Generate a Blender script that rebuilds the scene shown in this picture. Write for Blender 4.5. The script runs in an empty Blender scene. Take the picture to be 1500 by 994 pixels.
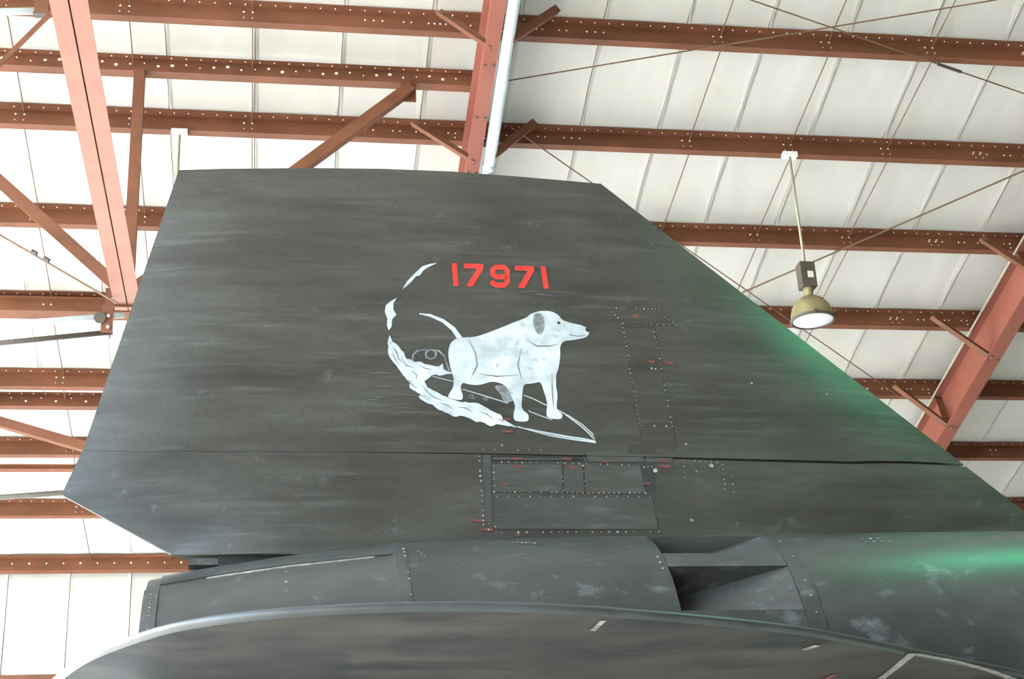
import bpy, math, random
from mathutils import Vector, Matrix
random.seed(7)
S = bpy.context.scene
COL = S.collection
rad = math.radians

# ------------------------------------------------------------------ camera
F = 2150.0                                    # focal length for a 1500 px wide frame
CR = ((0.98624, 0.01645, 0.16450), (-0.15777, 0.39087, 0.90682), (-0.04938, -0.92030, 0.38809))  # camera axes (right, down, forward) in world rows
CAM = Vector((0, 0, 1.6))
cd = bpy.data.cameras.new('camera'); cam = bpy.data.objects.new('camera', cd); COL.objects.link(cam)
cd.sensor_width = 36.0; cd.lens = F / 1500 * 36.0; cd.clip_end = 800
cam.matrix_world = Matrix(((CR[0][0], -CR[0][1], -CR[0][2], CAM.x), (CR[1][0], -CR[1][1], -CR[1][2], CAM.y),
                           (CR[2][0], -CR[2][1], -CR[2][2], CAM.z), (0, 0, 0, 1)))
S.camera = cam
# ------------------------------------------------------------------ sky, sun, exposure
SUN_EL, SUN_AZ = 44.0, 312.0
W = bpy.data.worlds.new('sky'); S.world = W; W.use_nodes = True
wn = W.node_tree.nodes; wl = W.node_tree.links
sky = wn.new('ShaderNodeTexSky'); sky.sky_type = 'NISHITA'; sky.sun_disc = False
sky.sun_elevation = rad(SUN_EL); sky.sun_rotation = rad(SUN_AZ); sky.air_density = 1.4; sky.ozone_density = 2.0; sky.dust_density = 1.0
bg = wn['Background']; bg.inputs['Strength'].default_value = 0.62
wl.new(sky.outputs['Color'], bg.inputs['Color'])
sd = bpy.data.lights.new('sun', 'SUN'); sd.energy = 6.0; sd.angle = rad(0.6); sd.color = (1.0, 0.945, 0.855)
sun = bpy.data.objects.new('sun', sd); COL.objects.link(sun); sun.location = (-20, -40, 60)
sdir = Vector((math.sin(rad(SUN_AZ)) * math.cos(rad(SUN_EL)), math.cos(rad(SUN_AZ)) * math.cos(rad(SUN_EL)), math.sin(rad(SUN_EL))))
sun.rotation_euler = (-sdir).to_track_quat('-Z', 'Y').to_euler()
vs = S.view_settings
vs.view_transform = 'Standard'; vs.look = 'None'; vs.gamma = 1.0; vs.use_curve_mapping = False
vs.exposure = 2.2

# ------------------------------------------------------------------ measuring helpers
def ray(px, py):
    a, b, c = px - 750.0, py - 497.0, F
    return Vector([r[0] * a + r[1] * b + r[2] * c for r in CR]).normalized()
def hit(px, py, p0, n):
    d = ray(px, py); p0 = Vector(p0); n = Vector(n)
    return CAM + d * ((p0 - CAM).dot(n) / d.dot(n))
TA = rad(17.3); CT, ST = math.cos(TA), math.sin(TA)
def roof(X, q, w=0.0):                         # roof frame: q runs down the slope, w out of it
    return Vector((X, q * CT + w * ST, 14.4 - q * ST + w * CT))
def rq(px, py, w=0.0):
    P = hit(px, py, roof(0, 0, w), (0, ST, CT)); return P.x, (P.y - w * ST) / CT
def rpt(px, py, w=0.0):
    X, q = rq(px, py, w); return roof(X, q, w)

# ------------------------------------------------------------------ object helpers
def wpos(o):
    p = Vector((0, 0, 0))
    while o is not None:
        p += o.location; o = o.parent
    return p
def mesh_obj(name, v, f, mat, parent=None, smooth=False, at=None, kind=None):
    """one mesh object; vertices in world space, moved to the object's own base"""
    v = [Vector(x) for x in v]
    if at is None:
        at = Vector((sum(x.x for x in v) / len(v), sum(x.y for x in v) / len(v), min(x.z for x in v)))
    at = Vector(at)
    me = bpy.data.meshes.new(name)
    me.from_pydata([tuple(x - at) for x in v], [], f); me.update()
    if smooth:
        for p in me.polygons: p.use_smooth = True
    if mat: me.materials.append(mat)
    o = bpy.data.objects.new(name, me); COL.objects.link(o)
    o.parent = parent; o.location = at - (wpos(parent) if parent else Vector((0, 0, 0)))
    if kind: o['kind'] = kind
    return o
def share(name, o0, at, parent=None):
    o = bpy.data.objects.new(name, o0.data); COL.objects.link(o)
    o.parent = parent; o.location = Vector(at) - (wpos(parent) if parent else Vector((0, 0, 0)))
    return o
def empty(name, loc):
    o = bpy.data.objects.new(name, None); COL.objects.link(o); o.location = loc; o.empty_display_size = 0.2
    return o
def tag(o, label, cat, group=None, kind=None):
    o['label'] = label
    if cat: o['category'] = cat
    if group: o['group'] = group
    if kind: o['kind'] = kind
    return o
class MB:
    def __init__(s): s.v = []; s.f = []
    def add(s, v, f):
        n = len(s.v); s.v += [Vector(x) for x in v]; s.f += [tuple(i + n for i in q) for q in f]; return s
    def frame(s, a, b, up=(0, 0, 1)):
        a = Vector(a); b = Vector(b); d = (b - a).normalized(); up = Vector(up)
        x = d.cross(up)
        if x.length < 1e-4: x = d.cross(Vector((1, 0, 0)))
        x.normalize(); return a, b, d, x, x.cross(d).normalized()
    def tube(s, a, b, r, n=8, r2=None, cap=True, up=(0, 0, 1)):
        a, b, d, x, y = s.frame(a, b, up); r2 = r if r2 is None else r2
        v = [p + (x * math.cos(2 * math.pi * i / n) + y * math.sin(2 * math.pi * i / n)) * rr for p, rr in ((a, r), (b, r2)) for i in range(n)]
        f = [(i, (i + 1) % n, n + (i + 1) % n, n + i) for i in range(n)]
        if cap: f += [tuple(range(n))[::-1], tuple(range(n, 2 * n))]
        return s.add(v, f)
    def prof(s, a, b, poly, up=(0, 0, 1)):      # closed profile (x side, y up) swept from a to b
        a, b, d, x, y = s.frame(a, b, up); n = len(poly)
        v = [p + x * c[0] + y * c[1] for p in (a, b) for c in poly]
        f = [(i, (i + 1) % n, n + (i + 1) % n, n + i) for i in range(n)] + [tuple(range(n))[::-1], tuple(range(n, 2 * n))]
        return s.add(v, f)
    def box(s, c, sx, sy, sz, X=(1, 0, 0), Y=(0, 1, 0), Z=(0, 0, 1)):
        c = Vector(c); X = Vector(X) * sx / 2; Y = Vector(Y) * sy / 2; Z = Vector(Z) * sz / 2
        v = [c + X * i + Y * j + Z * k for k in (-1, 1) for j in (-1, 1) for i in (-1, 1)]
        return s.add(v, [(0, 2, 3, 1), (4, 5, 7, 6), (0, 1, 5, 4), (2, 6, 7, 3), (0, 4, 6, 2), (1, 3, 7, 5)])
    def lathe(s, c, prof, n=24, axis=(0, 0, 1)):  # prof: (radius, height)
        c = Vector(c); m = len(prof)
        v = [c + Vector((r * math.cos(2 * math.pi * i / n), r * math.sin(2 * math.pi * i / n), h)) for r, h in prof for i in range(n)]
        f = [(k * n + i, k * n + (i + 1) % n, (k + 1) * n + (i + 1) % n, (k + 1) * n + i) for k in range(m - 1) for i in range(n)]
        return s.add(v, f)
    def disc(s, c, nrm, r, n=6, h=0.0):
        c = Vector(c); nrm = Vector(nrm).normalized()
        x = nrm.cross(Vector((0.3, 0.9, 0.31))).normalized(); y = nrm.cross(x)
        if h:
            v = [c + nrm * k + (x * math.cos(2 * math.pi * i / n) + y * math.sin(2 * math.pi * i / n)) * r for k in (0, h) for i in range(n)]
            return s.add(v, [tuple(range(n, 2 * n))] + [(i, (i + 1) % n, n + (i + 1) % n, n + i) for i in range(n)])
        return s.add([c + (x * math.cos(2 * math.pi * i / n) + y * math.sin(2 * math.pi * i / n)) * r for i in range(n)], [tuple(range(n))])
    def grid(s, P, closed=False):               # P[row][col]
        m, n = len(P), len(P[0])
        return s.add([p for r in P for p in r], [(i * n + j, i * n + j + 1, (i + 1) * n + j + 1, (i + 1) * n + j) for i in range(m - 1) for j in range(n - 1)])
    def build(s, name, mat, parent=None, smooth=False, at=None, kind=None):
        return mesh_obj(name, s.v, s.f, mat, parent, smooth, at, kind)

# ------------------------------------------------------------------ materials
def material(name, c1, c2, rough=0.6, scale=(3, 3, 3), detail=6, lo=0.35, hi=0.65, metal=0.0, bump=0.0, rvar=0.1, spec=0.5, extra=None):
    m = bpy.data.materials.new(name); m.use_nodes = True
    nt = m.node_tree; N = nt.nodes; L = nt.links; b = N['Principled BSDF']
    tc = N.new('ShaderNodeTexCoord'); mp = N.new('ShaderNodeMapping'); mp.inputs['Scale'].default_value = scale
    L.new(tc.outputs['Object'], mp.inputs['Vector'])
    nz = N.new('ShaderNodeTexNoise'); nz.inputs['Scale'].default_value = 1.0; nz.inputs['Detail'].default_value = detail; nz.inputs['Roughness'].default_value = 0.6
    L.new(mp.outputs['Vector'], nz.inputs['Vector'])
    rp = N.new('ShaderNodeValToRGB'); rp.color_ramp.elements[0].position = lo; rp.color_ramp.elements[1].position = hi
    rp.color_ramp.elements[0].color = (*c1, 1); rp.color_ramp.elements[1].color = (*c2, 1)
    L.new(nz.outputs['Fac'], rp.inputs['Fac'])
    col = rp.outputs['Color']
    for (c, sc, a, e) in (extra or []):         # further layers: colour, scale, threshold
        mp2 = N.new('ShaderNodeMapping'); mp2.inputs['Scale'].default_value = sc; mp2.inputs['Location'].default_value = (sc[0] * 1.7, 3.1, 5.3)
        L.new(tc.outputs['Object'], mp2.inputs['Vector'])
        n2 = N.new('ShaderNodeTexNoise'); n2.inputs['Scale'].default_value = 1.0; n2.inputs['Detail'].default_value = 8; n2.inputs['Roughness'].default_value = 0.65
        L.new(mp2.outputs['Vector'], n2.inputs['Vector'])
        mr = N.new('ShaderNodeMapRange'); mr.inputs['From Min'].default_value = a; mr.inputs['From Max'].default_value = e
        L.new(n2.outputs['Fac'], mr.inputs['Value'])
        mx = N.new('ShaderNodeMix'); mx.data_type = 'RGBA'; mx.inputs['B'].default_value = (*c, 1)
        L.new(mr.outputs['Result'], mx.inputs['Factor']); L.new(col, mx.inputs['A']); col = mx.outputs['Result']
    L.new(col, b.inputs['Base Color'])
    b.inputs['Metallic'].default_value = metal; b.inputs['Specular IOR Level'].default_value = spec
    mr = N.new('ShaderNodeMapRange'); mr.inputs['To Min'].default_value = max(0.02, rough - rvar); mr.inputs['To Max'].default_value = min(1, rough + rvar)
    L.new(nz.outputs['Fac'], mr.inputs['Value']); L.new(mr.outputs['Result'], b.inputs['Roughness'])
    if bump:
        bp = N.new('ShaderNodeBump'); bp.inputs['Strength'].default_value = bump; bp.inputs['Distance'].default_value = 0.02
        L.new(nz.outputs['Fac'], bp.inputs['Height']); L.new(bp.outputs['Normal'], b.inputs['Normal'])
    return m
M = {}
M['vinyl'] = material('ceiling_vinyl', (0.455, 0.432, 0.375), (0.505, 0.483, 0.425), 0.55, (2.2, 0.5, 0.5), bump=0.25, spec=0.3)
M['wall'] = material('wall_vinyl', (0.43, 0.405, 0.355), (0.48, 0.457, 0.405), 0.6, (2, 2, 0.6), bump=0.2, spec=0.3)
M['red'] = material('red_primer_steel', (0.115, 0.043, 0.0195), (0.172, 0.064, 0.031), 0.6, (1.5, 3, 3), spec=0.3, extra=[((0.085, 0.030, 0.016), (2, 5, 5), 0.55, 0.8)])
M['pink'] = material('lit_pink_primer', (0.26, 0.113, 0.074), (0.31, 0.142, 0.096), 0.6, (1.5, 3, 3), spec=0.3)  # red primer made lighter, strong light on the strut put into the colour
M['salmon'] = material('salmon_primer', (0.20, 0.062, 0.040), (0.25, 0.084, 0.055), 0.6, (1.5, 1, 1), spec=0.3)
M['redrod'] = material('red_oxide_rod', (0.10, 0.056, 0.028), (0.15, 0.08, 0.04), 0.6)
M['galv'] = material('galvanised_pipe', (0.45, 0.52, 0.53), (0.55, 0.62, 0.62), 0.45, (4, 4, 4), spec=0.5)
M['bolt'] = material('zinc_bolt_and_hole', (0.75, 0.72, 0.66), (0.85, 0.82, 0.76), 0.5)
M['dark'] = material('dark_iron', (0.05, 0.04, 0.03), (0.09, 0.07, 0.05), 0.6)
M['skin'] = material('black_aircraft_paint', (0.024, 0.0235, 0.0175), (0.052, 0.050, 0.039), 0.42, (1.1, 1.1, 4.0), lo=0.34, hi=0.66, spec=0.5, rvar=0.12,
                     extra=[((0.085, 0.085, 0.075), (1.6, 5, 22), 0.54, 0.82), ((0.018, 0.017, 0.014), (.7, 2, 7), 0.55, 0.75), ((0.11, 0.11, 0.10), (7, 7, 7), 0.62, 0.84), ((0.020, 0.017, 0.012), (40, 40, 40), 0.52, 0.9)])
M['nacelle'] = material('weathered_titanium_paint', (0.030, 0.0315, 0.028), (0.062, 0.064, 0.057), 0.38, (1.6, 2.5, 2.5), lo=0.3, hi=0.7, spec=0.5, rvar=0.1,
                     extra=[((0.028, 0.028, 0.024), (1.3, 3, 3), 0.52, 0.75), ((0.17, 0.18, 0.175), (6, 8, 8), 0.58, 0.80), ((0.20, 0.21, 0.20), (2.5, 14, 14), 0.64, 0.80)])
M['under'] = material('wing_underside_paint', (0.036, 0.029, 0.021), (0.066, 0.054, 0.040), 0.5, (1.0, 2.2, 2.2), lo=0.35, hi=0.62, spec=0.18,
                     extra=[((0.010, 0.0085, 0.007), (0.8, 1.7, 2), 0.43, 0.58), ((0.070, 0.060, 0.046), (1.3, 4.0, 3), 0.55, 0.75), ((0.08, 0.07, 0.056), (16, 16, 16), 0.70, 0.82)])
M['rim'] = material('wing_edge_lit', (0.045, 0.049, 0.048), (0.075, 0.080, 0.078), 0.38, (3, 3, 3))  # skin tone lightened, sky light along the wing edge put into it
M['patch'] = material('access_panel_paint', (0.032, 0.032, 0.026), (0.062, 0.060, 0.049), 0.45, (3, 3, 6), lo=0.3, hi=0.7, extra=[((0.10, 0.10, 0.09), (4, 6, 18), 0.54, 0.82), ((0.022, 0.021, 0.017), (2, 3, 9), 0.54, 0.75)])
M['joint'] = material('panel_joint', (0.018, 0.018, 0.016), (0.028, 0.027, 0.024), 0.7)
M['black'] = material('recess_black', (0.006, 0.006, 0.006), (0.012, 0.012, 0.011), 0.8)
M['rivet'] = material('worn_rivet', (0.10, 0.097, 0.088), (0.42, 0.40, 0.36), 0.5, (25, 25, 25))
M['red_paint'] = material('red_number_paint', (0.44, 0.028, 0.020), (0.54, 0.042, 0.030), 0.5, (8, 8, 8), spec=0.3)
M['stencil'] = material('faded_red_stencil', (0.06, 0.035, 0.028), (0.24, 0.055, 0.04), 0.6, (45, 45, 45), spec=0.3)
M['white_paint'] = material('white_art_paint', (0.33, 0.36, 0.355), (0.56, 0.585, 0.57), 0.55, (6, 6, 6), spec=0.3, extra=[((0.12, 0.13, 0.125), (18, 18, 18), 0.57, 0.85)])
M['grey_paint'] = material('grey_art_paint', (0.10, 0.105, 0.10), (0.26, 0.27, 0.26), 0.55, (20, 20, 20), spec=0.3)
M['worn_white'] = material('worn_white_line', (0.12, 0.11, 0.09), (0.34, 0.31, 0.26), 0.6, (14, 14, 14))
M['lampshade'] = material('olive_lamp_dome', (0.16, 0.13, 0.06), (0.26, 0.21, 0.10), 0.45, (5, 5, 5))
M['lamp_rod'] = material('painted_conduit', (0.28, 0.25, 0.18), (0.36, 0.32, 0.24), 0.5)
M['label'] = material('pale_label', (0.6, 0.57, 0.48), (0.7, 0.66, 0.56), 0.6)
M['lens'] = material('frosted_lens', (0.70, 0.74, 0.70), (0.78, 0.8, 0.77), 0.3)
M['floor'] = material('concrete_floor', (0.43, 0.41, 0.37), (0.53, 0.51, 0.46), 0.8, (0.4, 0.4, 0.4), bump=0.1)
M['brownwall'] = material('brown_sheet_wall', (0.07, 0.05, 0.035), (0.10, 0.075, 0.055), 0.6, (3, 3, .3))
M['scuff'] = material('pale_scuff', (0.045, 0.045, 0.038), (0.10, 0.10, 0.09), 0.5, (8, 8, 60))
M['ground'] = material('pale_apron', (0.52, 0.495, 0.445), (0.60, 0.57, 0.51), 0.9, (0.1, 0.1, 0.1))

# ------------------------------------------------------------------ the setting
XL, XR = -10.0, 24.0                            # gable ends of the open shelter
Q0, Q1 = -1.0, 23.85                            # ridge and eave along the slope
PQ = [13.25 + 1.494 * i for i in range(7)]      # purlin rows in view (bottom edge)
WC = 0.235
tag(mesh_obj('floor', [(XL, -10, 0), (XR, -10, 0), (XR, 23, 0), (XL, 23, 0), (XL, -10, -.2), (XR, -10, -.2), (XR, 23, -.2), (XL, 23, -.2)],
             [(0, 1, 2, 3), (4, 7, 6, 5), (0, 4, 5, 1), (1, 5, 6, 2), (2, 6, 7, 3), (3, 7, 4, 0)], M['floor'], at=(7, 6, 0)), 'pale concrete hangar floor', None, kind='structure')
tag(mesh_obj('floor_apron', [(-150, -150, -.05), (150, -150, -.05), (150, 150, -.05), (-150, 150, -.05)], [(0, 1, 2, 3)], M['ground'], at=(0, 0, -.05)),
    'pale sunlit apron outside the shelter', None, kind='structure')
ceil = tag(empty('ceiling', roof(0, 10, WC)), 'white insulated metal roof seen from below', None, kind='structure')
seamX = [8.02 + 0.911 * k for k in range(-20, 18)]
seamX = [XL] + [x for x in seamX if XL + .1 < x < XR - .1] + [XR]
qs = []
edges = [-9.9] + [13.25 - 1.494 * k for k in range(15, 0, -1)] + PQ + [Q1]
edges = sorted(set(round(e, 3) for e in edges if e >= -10))
def strip(x0, x1, k):
    mb = MB(); rows = []
    rnd = random.Random(k)
    ts = [0, .010, .045, .30, .5, .70, .93, .985, 1]
    pw = [-.022, -.018, -.002, .004, .006, .004, -.001, -.004, -.006]
    for a, b in zip(edges[:-1], edges[1:]):
        bu = rnd.uniform(.012, .03)
        for j in range(6):
            u = j / 6; rows.append((a + (b - a) * u, bu * math.sin(math.pi * u)))
    rows.append((edges[-1], 0))
    P = [[roof(x0 + .004 + (x1 - x0 - .008) * t, q, WC + pp * (min(1, bu * 90) if pp < -.005 else 1) + bu + rnd.uniform(-.0025, .0025)) for t, pp in zip(ts, pw)] for q, bu in rows]
    P2 = [[p + Vector((0, ST, CT)) * 0.10 for p in (r[0], r[-1])] for r in P]
    mb.grid(P); mb.grid([[r[1], r[0]] for r in P2])
    mb.grid([[b[0], a[0]] for a, b in zip(P, P2)]); mb.grid([[a[-1], b[1]] for a, b in zip(P, P2)])
    return mb.build('panel', M['vinyl'], ceil, smooth=False)
for k, (a, b) in enumerate(zip(seamX[:-1], seamX[1:])):
    o = strip(a, b, k)
# outer roof sheet (both slopes) keeping the daylight out of the joints
rs = MB()
pts = [roof(0, Q1 + .3, WC + .16), roof(0, -10.2, WC + .16)]
ridge = pts[1]
for (a, b) in ((pts[0], pts[1]),):
    n = Vector((0, 0, .06))
    q = [Vector((x, p.y, p.z)) for x, p in ((XL, a), (XR, a), (XR, b), (XL, b))]
    v = q + [p + n for p in q]
    rs.add(v, [(0, 1, 2, 3), (7, 6, 5, 4), (0, 4, 5, 1), (1, 5, 6, 2), (2, 6, 7, 3), (3, 7, 4, 0)])
rs.build('roof_sheet', M['vinyl'], ceil)
# far wall below the eave, in vertical panels with girts
eave = roof(0, Q1, WC)
wy = eave.y + 0.05
wall = tag(empty('wall_far', (7, wy, 4.6)), 'white panelled hangar wall below the eave', None, kind='structure')
for k, (a, b) in enumerate(zip(seamX[:-1], seamX[1:])):
    wb = 4.6 if a < 7 else 0.0
    mb = MB(); mb.grid([[Vector((a + .006 + (b - a - .012) * t, wy + d + .012 * math.sin(z * 2.1 + k), z)) for t, d in ((0, -.012), (.06, .0), (.5, .012), (.94, .004), (1, -.012))] for z in [wb + i * (eave.z - wb) / 12 for i in range(13)]])
    mb.add([(a, wy + .1, wb), (b, wy + .1, wb), (b, wy + .1, eave.z), (a, wy + .1, eave.z)], [(0, 1, 2, 3)])
    mb.build('panel', M['wall'], wall)
mb = MB()
mb.prof((XL, wy - .02, 5.62), (XR, wy - .02, 5.62), [(0, 0), (.0, .22), (-.1, .22), (-.1, .20), (-.012, .20), (-.012, .012), (-.09, .012), (-.09, 0)])
mb.build('girt', M['red'], wall)

fz = ridge.z - .1; wn_y = ridge.y + .25  # unseen dark wall, added to keep bounce light off the purlin webs
tag(MB().add([(XL, wn_y, 0), (XR, wn_y, 0), (XR, wn_y, fz), (XL, wn_y, fz), (XL, wn_y - .2, 0), (XR, wn_y - .2, 0), (XR, wn_y - .2, fz), (XL, wn_y - .2, fz)],
    [(0, 3, 2, 1), (4, 5, 6, 7), (0, 1, 5, 4), (1, 2, 6, 5), (2, 3, 7, 6), (3, 0, 4, 7)]).build('wall_near_added', M['brownwall']), 'added dark brown wall behind the viewer, unseen, cutting bounce light', None, kind='structure')
gz = [(wn_y, 0), (wy, 0), (wy, eave.z), (wn_y, fz)]
tag(MB().add([(XR + d, y, z) for d in (-.05, .15) for y, z in gz], [(0, 1, 2, 3), (7, 6, 5, 4)] + [(i, (i + 1) % 4, 4 + (i + 1) % 4, 4 + i) for i in range(4)]).build('wall_right', M['brownwall']), 'dark brown gable wall at the closed end', None, kind='structure')

# ------------------------------------------------------------------ roof steel
def zprof(D, Ft, Fb, th=.008):                  # side = +q direction after frame(); y = w
    return [(-Ft, D), (-Ft, D - th), (-th, D - th), (-th, 0), (Fb, 0), (Fb, th), (th * .2, th), (th * .2, D)]
NRM = Vector((0, ST, CT)); DN = Vector((0, CT, -ST))
def zbeam(name, q, x0, x1, D, Ft, Fb, label, w0=0.0, dots=(), group=None, top=True, holes=None, flip=1):
    o = empty(name, roof((x0 + x1) / 2, q, w0))
    tag(o, label, 'beam', group)
    mb = MB()
    for (pa, pb) in ((x0, x1),):
        P = []
        for x in (pa, pb):
            P += [roof(x, q + s * flip, w0 + y) for s, y in zprof(D, Ft, Fb)]
        n = 8
        mb.add(P, [(i, (i + 1) % n, n + (i + 1) % n, n + i) for i in range(n)] + [tuple(range(n)), tuple(range(n, 2 * n))])
    mb.build('z_section', M['red'], o)
    bm = MB()
    if top:
        x = x0 + .1
        while x < x1:
            if -5.5 < x < 13: bm.disc(roof(x, q - Ft * .55 * flip, w0 + D - .0085), -NRM, .008, 5, .006)
            x += .152
    for (x, y, r) in dots: bm.disc(roof(x, q - .0085, w0 + y), -DN, r, 6, .005)  # pale discs stand for bolt heads and for holes showing the bright ceiling
    if bm.v: bm.build('bolts', M['bolt'], o, kind='stuff')
    return o
rowname = ['topmost', 'second', 'third', 'fourth', 'fifth', 'sixth', 'seventh']
SAG = [-2.6, -1.42, -.2, 4.76, 5.98, 7.18]
for i, q in enumerate(PQ):
    dots = []
    for X in SAG + [8.35, 11, 12.2]:
        dots += [(X - .09, .15, .011), (X + .0, .15, .011), (X - .09, .06, .006), (X, .06, .006)]
    for X, s in ((2.2, -1), (2.2, 1), (9.5, -1)):
        for d in (.16, .24, .42, .48, .54, .60, .78, .86, 1.08, 1.17, 1.26): dots.append((X + s * d, .12, .010))
        dots.append((X + s * .17, .05, .010))
    zbeam('roof_purlin', q, XL + .2, XR - .2, .228, .10, .07, rowname[i] + ' full-length rust-red roof purlin counted from the top of the picture', dots=dots, group='roof purlins')
# eave strut
dots = [(-5 + .25 * k, .12, .012 + .004 * (k % 3 == 0)) for k in range(30)]
zbeam('eave_strut', 23.70, XL + .2, XR - .2, .215, .10, .09, 'rust-red eave strut with a row of bolt holes where roof meets far wall', dots=dots, top=False)
# deeper bracing beams in the bay left of the rafter
hd = [(x, .10 + .02 * ((k * 7) % 3 - 1), (.020, .011, .008, .016)[k % 4]) for k, x in enumerate([-5 + .142 * j for j in range(50)]) if x < 2.0]
zbeam('bracing_beam', 13.95, XL + .2, 2.16, .20, .06, .085, 'rust-red bracing beam with punched bolt holes between first and second purlin', w0=0, dots=hd)
zbeam('bracing_beam', 19.60, XL + .2, 2.1, .20, .05, .075, 'rust-red bracing beam with punched bolt holes close below the fifth purlin', w0=-.03, dots=[(x, .08 + .05 * (k % 2), (.016, .010)[k % 2]) for k, x in enumerate([-5 + .19 * j for j in range(20)])])
zbeam('bracing_beam', 21.03, XL + .2, 2.1, .06, .04, .07, 'slim rust-red bracing beam at left between sixth and seventh purlin', w0=-.02, top=False)

zbeam('bracing_beam', 17.70, XL + .2, -1.22, .19, .06, .15, 'rust-red bracing beam with broad pale flange meeting the pipe bracket left of the fin', w0=-.04, top=False, dots=[(-2.69, .10, .011), (-2.6, .10, .011)])
# rafters
def rafter(name, X, mt, depth, fl, q0, q1, label):
    o = empty(name, roof(X, q1, -depth)); tag(o, label, 'beam', 'rafters')
    def bar(nm, x0, x1, w0, w1):
        P = [roof(x, q, w) for q in (q0, q1) for x, w in ((x0, w0), (x1, w0), (x1, w1), (x0, w1))]
        MB().add(P, [(0, 1, 5, 4), (1, 2, 6, 5), (2, 3, 7, 6), (3, 0, 4, 7), (0, 3, 2, 1), (4, 5, 6, 7)]).build(nm, M[mt], o)
    bar('web', X - .005, X + .005, -depth + .012, -.012)
    bar('bottom_flange', X - fl, X + fl, -depth, -depth + .012)
    bar('top_flange', X - fl, X + fl, -.012, 0)
    b = MB()
    for q in PQ + [13.95]:
        for s in (-1, 1): b.disc(roof(X + s * fl * .6, q, -depth - .001), -NRM, .014, 6, .012)
    b.build('bolts', M['dark'], o, kind='stuff')
    for q in PQ:
        P = [roof(X - fl, q + d, w) for d in (-.004, .004) for w in (-depth, 0)] + [roof(X - .005, q + d, w) for d in (-.004, .004) for w in (-depth, 0)]
        MB().add(P, [(0, 1, 3, 2), (4, 6, 7, 5), (0, 4, 5, 1), (2, 3, 7, 6), (0, 2, 6, 4), (1, 5, 7, 3)]).build('stiffener', M['red'], o) if X > 5 and q > 16 and int(q * 10) % 2 == 0 else None
    return o
rafter('rafter', 2.185, 'salmon', .50, .072, 0, 23.6, 'rust-red rafter running up beside the grey pipe above the fin')
rafter('rafter', 9.51, 'salmon', .55, .105, 0, 23.6, 'wide salmon-red rafter at right edge of the picture')
# grey pipe beside the near rafter, with a coupling
o = empty('drain_pipe', roof(2.36, 15.2, -.5)); tag(o, 'pale grey-green pipe running along the rafter above the fin tip', 'pipe')
pa, pb = rpt(753, 0, -.46), rpt(716, 243, -.46); d = (pb - pa).normalized()
MB().tube(pa - d * 5, pb, .066, 16).build('pipe_run', M['galv'], o, True)
MB().tube(pb + d * .02 - Vector((.02, 0, 0)), pb + d * 3 - Vector((.02, 0, 0)), .052, 16).build('pipe_tail', M['galv'], o, True)
MB().tube(pb - d * .03, pb + d * .03, .074, 16).build('coupling', M['galv'], o, True)
# thin conduit along the far rafter
o = MB().tube(roof(9.36, 10, -.03), roof(9.36, 22, -.03), .014, 6).build('conduit', M['lamp_rod'])
tag(o, 'thin pale conduit along the upper edge of the salmon-red rafter', 'conduit')

ANG = [(-.032, -.032), (.032, -.032), (.032, -.025), (-.025, -.025), (-.025, .032), (-.032, .032)]
def brace(px0, py0, w0, px1, py1, w1, label, r=.02):
    a, b = rpt(px0, py0, w0), rpt(px1, py1, w1)
    o = empty('fly_brace', b); tag(o, label, 'brace', 'fly braces')
    MB().prof(a, b, [(x * r / .032 * 1.1, y * r / .032 * 1.1) for x, y in ANG]).build('angle_bar', M['red'], o)
    for p, s in ((a, 1), (b, -1)):
        MB().disc(p + (b - a).normalized() * .05 * s, (0, -.5, -.9), .014, 6, .05).build('bolt', M['dark'], o)
brace(642, 14, .05, 722, 68, -.48, 'slanting rust-red brace from topmost purlin to left face of the rafter by the pipe', .038)
brace(606, 178, .05, 697, 235, -.48, 'slanting rust-red brace from second purlin to left face of the rafter by the pipe', .038)
brace(815, 14, .05, 748, 58, -.48, 'shadowed brace on the right of the grey pipe at topmost purlin', .038)
brace(782, 180, .05, 722, 228, -.48, 'shadowed brace on the right of the grey pipe at second purlin', .038)
brace(1438, 347, .03, 1512, 395, -.53, 'uppermost of three red braces on the salmon-red rafter', .044)
brace(1366, 461, .03, 1455, 522, -.53, 'middle of three red braces on the salmon-red rafter', .044)
brace(1311, 562, .03, 1395, 625, -.53, 'lowest of three red braces on the salmon-red rafter just above the fin', .044)

# sag rods
sagname = ['left of the pink strut', 'just right of the pink strut', 'between the pink strut and the grey pipe',
           'first right of the grey pipe', 'above the hanging lamp', 'right of the hanging lamp']
for X, nm in zip(SAG, sagname):
    o = empty('sag_rod', roof(X, 16, .05)); tag(o, 'line of thin rods between purlins, ' + nm, 'rod', 'sag rods')
    qq = [11.76] + PQ + [23.70]
    for j, (a, b) in enumerate(zip(qq[:-1], qq[1:])):
        MB().tube(roof(X, a + .0, .04), roof(X, b - .01, .165), .0075, 5).build('rod', M['redrod'], o)
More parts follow.
